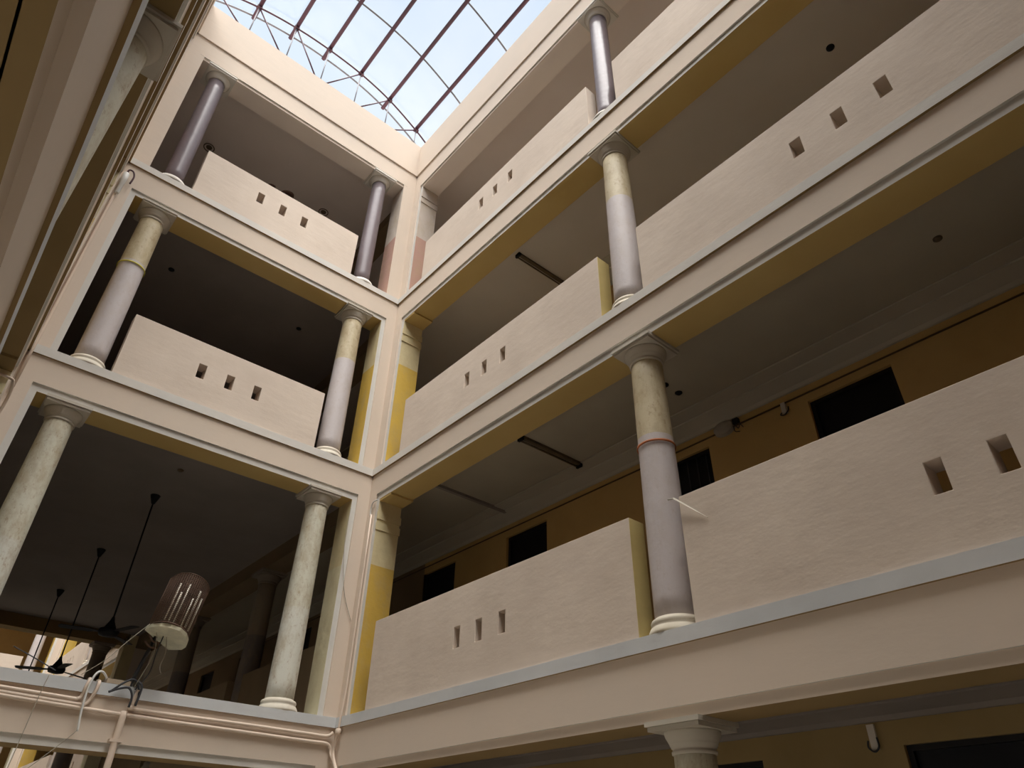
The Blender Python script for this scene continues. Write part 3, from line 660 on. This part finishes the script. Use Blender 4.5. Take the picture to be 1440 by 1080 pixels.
# white hose and cables by the ledge
tubeobj('white_hose', [(-2.98, .10, .15), (-3.04, .02, .21), (-3.12, -.06, .235), (-3.18, -.09, .17), (-3.20, -.09, 0), (-3.19, -.09, -.2), (-3.16, -.09, -.40)], .012, M['whitepipe'], 'white hose arching over the ledge and hanging down the end wall', 'hose')
wires = [
 ([(-2.72, -.05, .12), (-2.66, -.1, .35), (-2.62, -.08, .55), (-2.66, -.05, .80)], .004, 'wire', 'pale wire rising from the bundle to the cage'),
 ([(-2.70, -.05, .10), (-2.60, -.05, .30), (-2.58, -.02, .55), (-2.55, 0, .76)], .007, 'cable', 'dark cable rising from the bundle to the cage'),
 ([(-2.52, 0, .78), (-2.50, -.1, .55), (-2.52, -.12, .38), (-2.49, -.13, .30)], .006, 'wire', 'loose wire end hanging below the cage'),
 ([(-2.95, -.09, .05), (-2.86, -.09, .14), (-2.76, -.07, .20), (-2.68, -.05, .16), (-2.64, -.08, .02)], .012, 'cable', 'thick dark cable looped over the ledge beside the vertical pipe'),
 ([(-2.98, -.09, .03), (-2.88, -.09, .08), (-2.78, -.09, .10), (-2.72, -.09, .02), (-2.72, -.09, -.1)], .013, 'cable', 'second dark cable in the bundle on the ledge'),
 ([(-2.70, -.1, .18), (-2.65, -.12, .12), (-2.66, -.11, -.08)], .013, 'cable', 'grey cable hooked down against the vertical pipe'),
 ([(-2.76, -.05, .85), (-2.95, -.05, .60), (-3.10, -.03, .38), (-3.30, 0, .18)], .0035, 'wire', 'thin pale guy wire from the cage down to the ledge'),
 ([(-3.17, -.09, -.40), (-3.35, -.06, -.62), (-3.6, -.03, -.9)], .004, 'wire', 'thin wire hanging from the end of the white hose'),
 ([(-3.62, -.06, .12), (-3.64, -.06, -.1), (-3.66, -.06, -.5), (-3.68, -.05, -.9)], .004, 'wire', 'hair thin wire crossing the conduits of the end wall at left'),
 ([(-.32, -.02, 3.2), (-.33, -.02, 2.6), (-.22, -.02, 1.9), (-.02, -.02, 1.45)], .005, 'wire', 'thin sagging wire across the pier beside the right column'),
 ([(-4.02, .3, .42), (-3.8, .2, .32), (-3.55, .1, .20)], .006, 'cable', 'thin dark cable crossing the bright far opening at left'),
]
for pts, rr, mt, lab in wires: tubeobj('cable' if mt == 'cable' else 'wire', pts, rr, M[mt], lab, 'cable' if mt == 'cable' else 'wire')
b = MB(); T_ = lambda x, y_, z: (x, y_, z+Z0)
b.box(-3.02, -2.76, -.02, .10, .135, .185, 0, T_); tag(b.build('plank', M['wood']), 'short weathered plank lying on the ledge under the cables', 'plank')

# ------------------------------------------------------------------ wire cage with white rods
cg = empty('wire_cage', (-2.50, .02, Z0+.80), 'rounded rusty wire mesh cage holding six white rods on a cream board', 'cage')
arcp = []
for i in range(21):
    t = i/20; ang = math.radians(205-t*235)
    arcp.append((.275*math.cos(ang)*1.0, -.08-.33*math.sin(ang) if math.sin(ang) > 0 else -.08-.25*math.sin(ang)))
arcp = [(-.26, 0), (-.25, -.15), (-.235, -.27), (-.16, -.40), (-.06, -.43), (.05, -.38), (.15, -.25), (.22, -.10), (.265, .05), (.28, .18), (.25, .32), (.17, .43)]
sp = smooth([(x, y_, 0) for x, y_ in arcp], 4)
HC = .64; cg.rotation_euler = (0, .15, 0)
b = MB()
for i, p in enumerate(sp): b.tube([(p.x, p.y, 0), (p.x, p.y, HC)], .0028, 4)
for j in range(29):
    z = HC*j/28; b.tube([(p.x, p.y, z) for p in sp], .0028, 4)
b.tube([(p.x, p.y, HC) for p in sp], .006, 6); b.tube([(p.x, p.y, 0) for p in sp], .009, 6)
for e_ in (sp[0], sp[-1]): b.tube([(e_.x, e_.y, 0), (e_.x, e_.y, HC)], .006, 6)
back = [(sp[0]+(sp[-1]-sp[0])*i/14) for i in range(15)]
for p in back: b.tube([(p.x, p.y, 0), (p.x, p.y, HC)], .0028, 4)
for j in range(0, 29): b.tube([(back[0].x, back[0].y, HC*j/28), (back[-1].x, back[-1].y, HC*j/28)], .0028, 4)
# mesh of the top
for i in range(1, 13):
    x = -.26+.52*i/13
    ys = [p.y for p in sp if abs(p.x-x) < .03] or [0]
    yb = (x+.26)/.43*.43 if x < .17 else max(p.y for p in sp if abs(p.x-x) < .06)
    b.tube([(x, min(ys), HC), (x, yb, HC)], .0028, 4)
for i in range(1, 16):
    yy = -.40+.68*i/16
    xl = [p.x for p in sp if abs(p.y-yy) < .05]
    lo = min(xl) if yy < 0 else -.26+yy; hi = max(xl) if xl else .27
    b.tube([(lo, yy, HC), (hi, yy, HC)], .0028, 4)
b.build('wire_mesh', M['mesh'], cg)
b = MB(); bot = [(x_, y_, -.055) for x_, y_ in ((-.275, 0), (-.265, -.18), (-.20, -.35), (-.10, -.425), (.02, -.425), (.14, -.30), (.24, -.10), (.295, .10), (.30, .27), (.19, .46))]; top = [(x, y_, -.012) for x, y_, z in bot]
b.quad(bot[::-1]); b.quad(top)
for q in range(len(bot)):
    q2 = (q+1) % len(bot); b.quad([bot[q], bot[q2], top[q2], top[q]])
b.build('base_board', M['board'], cg)
for x, yy, z0_, z1_ in ((-.17, -.27, .06, .53), (-.12, -.27, .06, .43), (-.06, -.28, .06, .56), (.05, -.25, .06, .42), (.10, -.25, .06, .54), (.15, -.24, .03, .46)):
    b = MB(); b.lathe([(.011, z0_), (.011, z1_)], 10, cx=x, cy=yy); b.build('white_rod', M['rod'], cg)
b = MB(); b.tube([(-.14, .06, -.68), (-.10, .10, -.055)], .022, 10); b.build('support_pole', M['cable'], cg)
b = MB(); b.tube(smooth([(-.20, -.02, -.10), (-.12, .05, -.13), (-.02, .06, -.12)]), .012, 8); b.tube(smooth([(-.22, 0, -.17), (-.12, .06, -.20), (-.03, .08, -.18)]), .012, 8); b.build('clamp_ring', M['mesh'], cg)
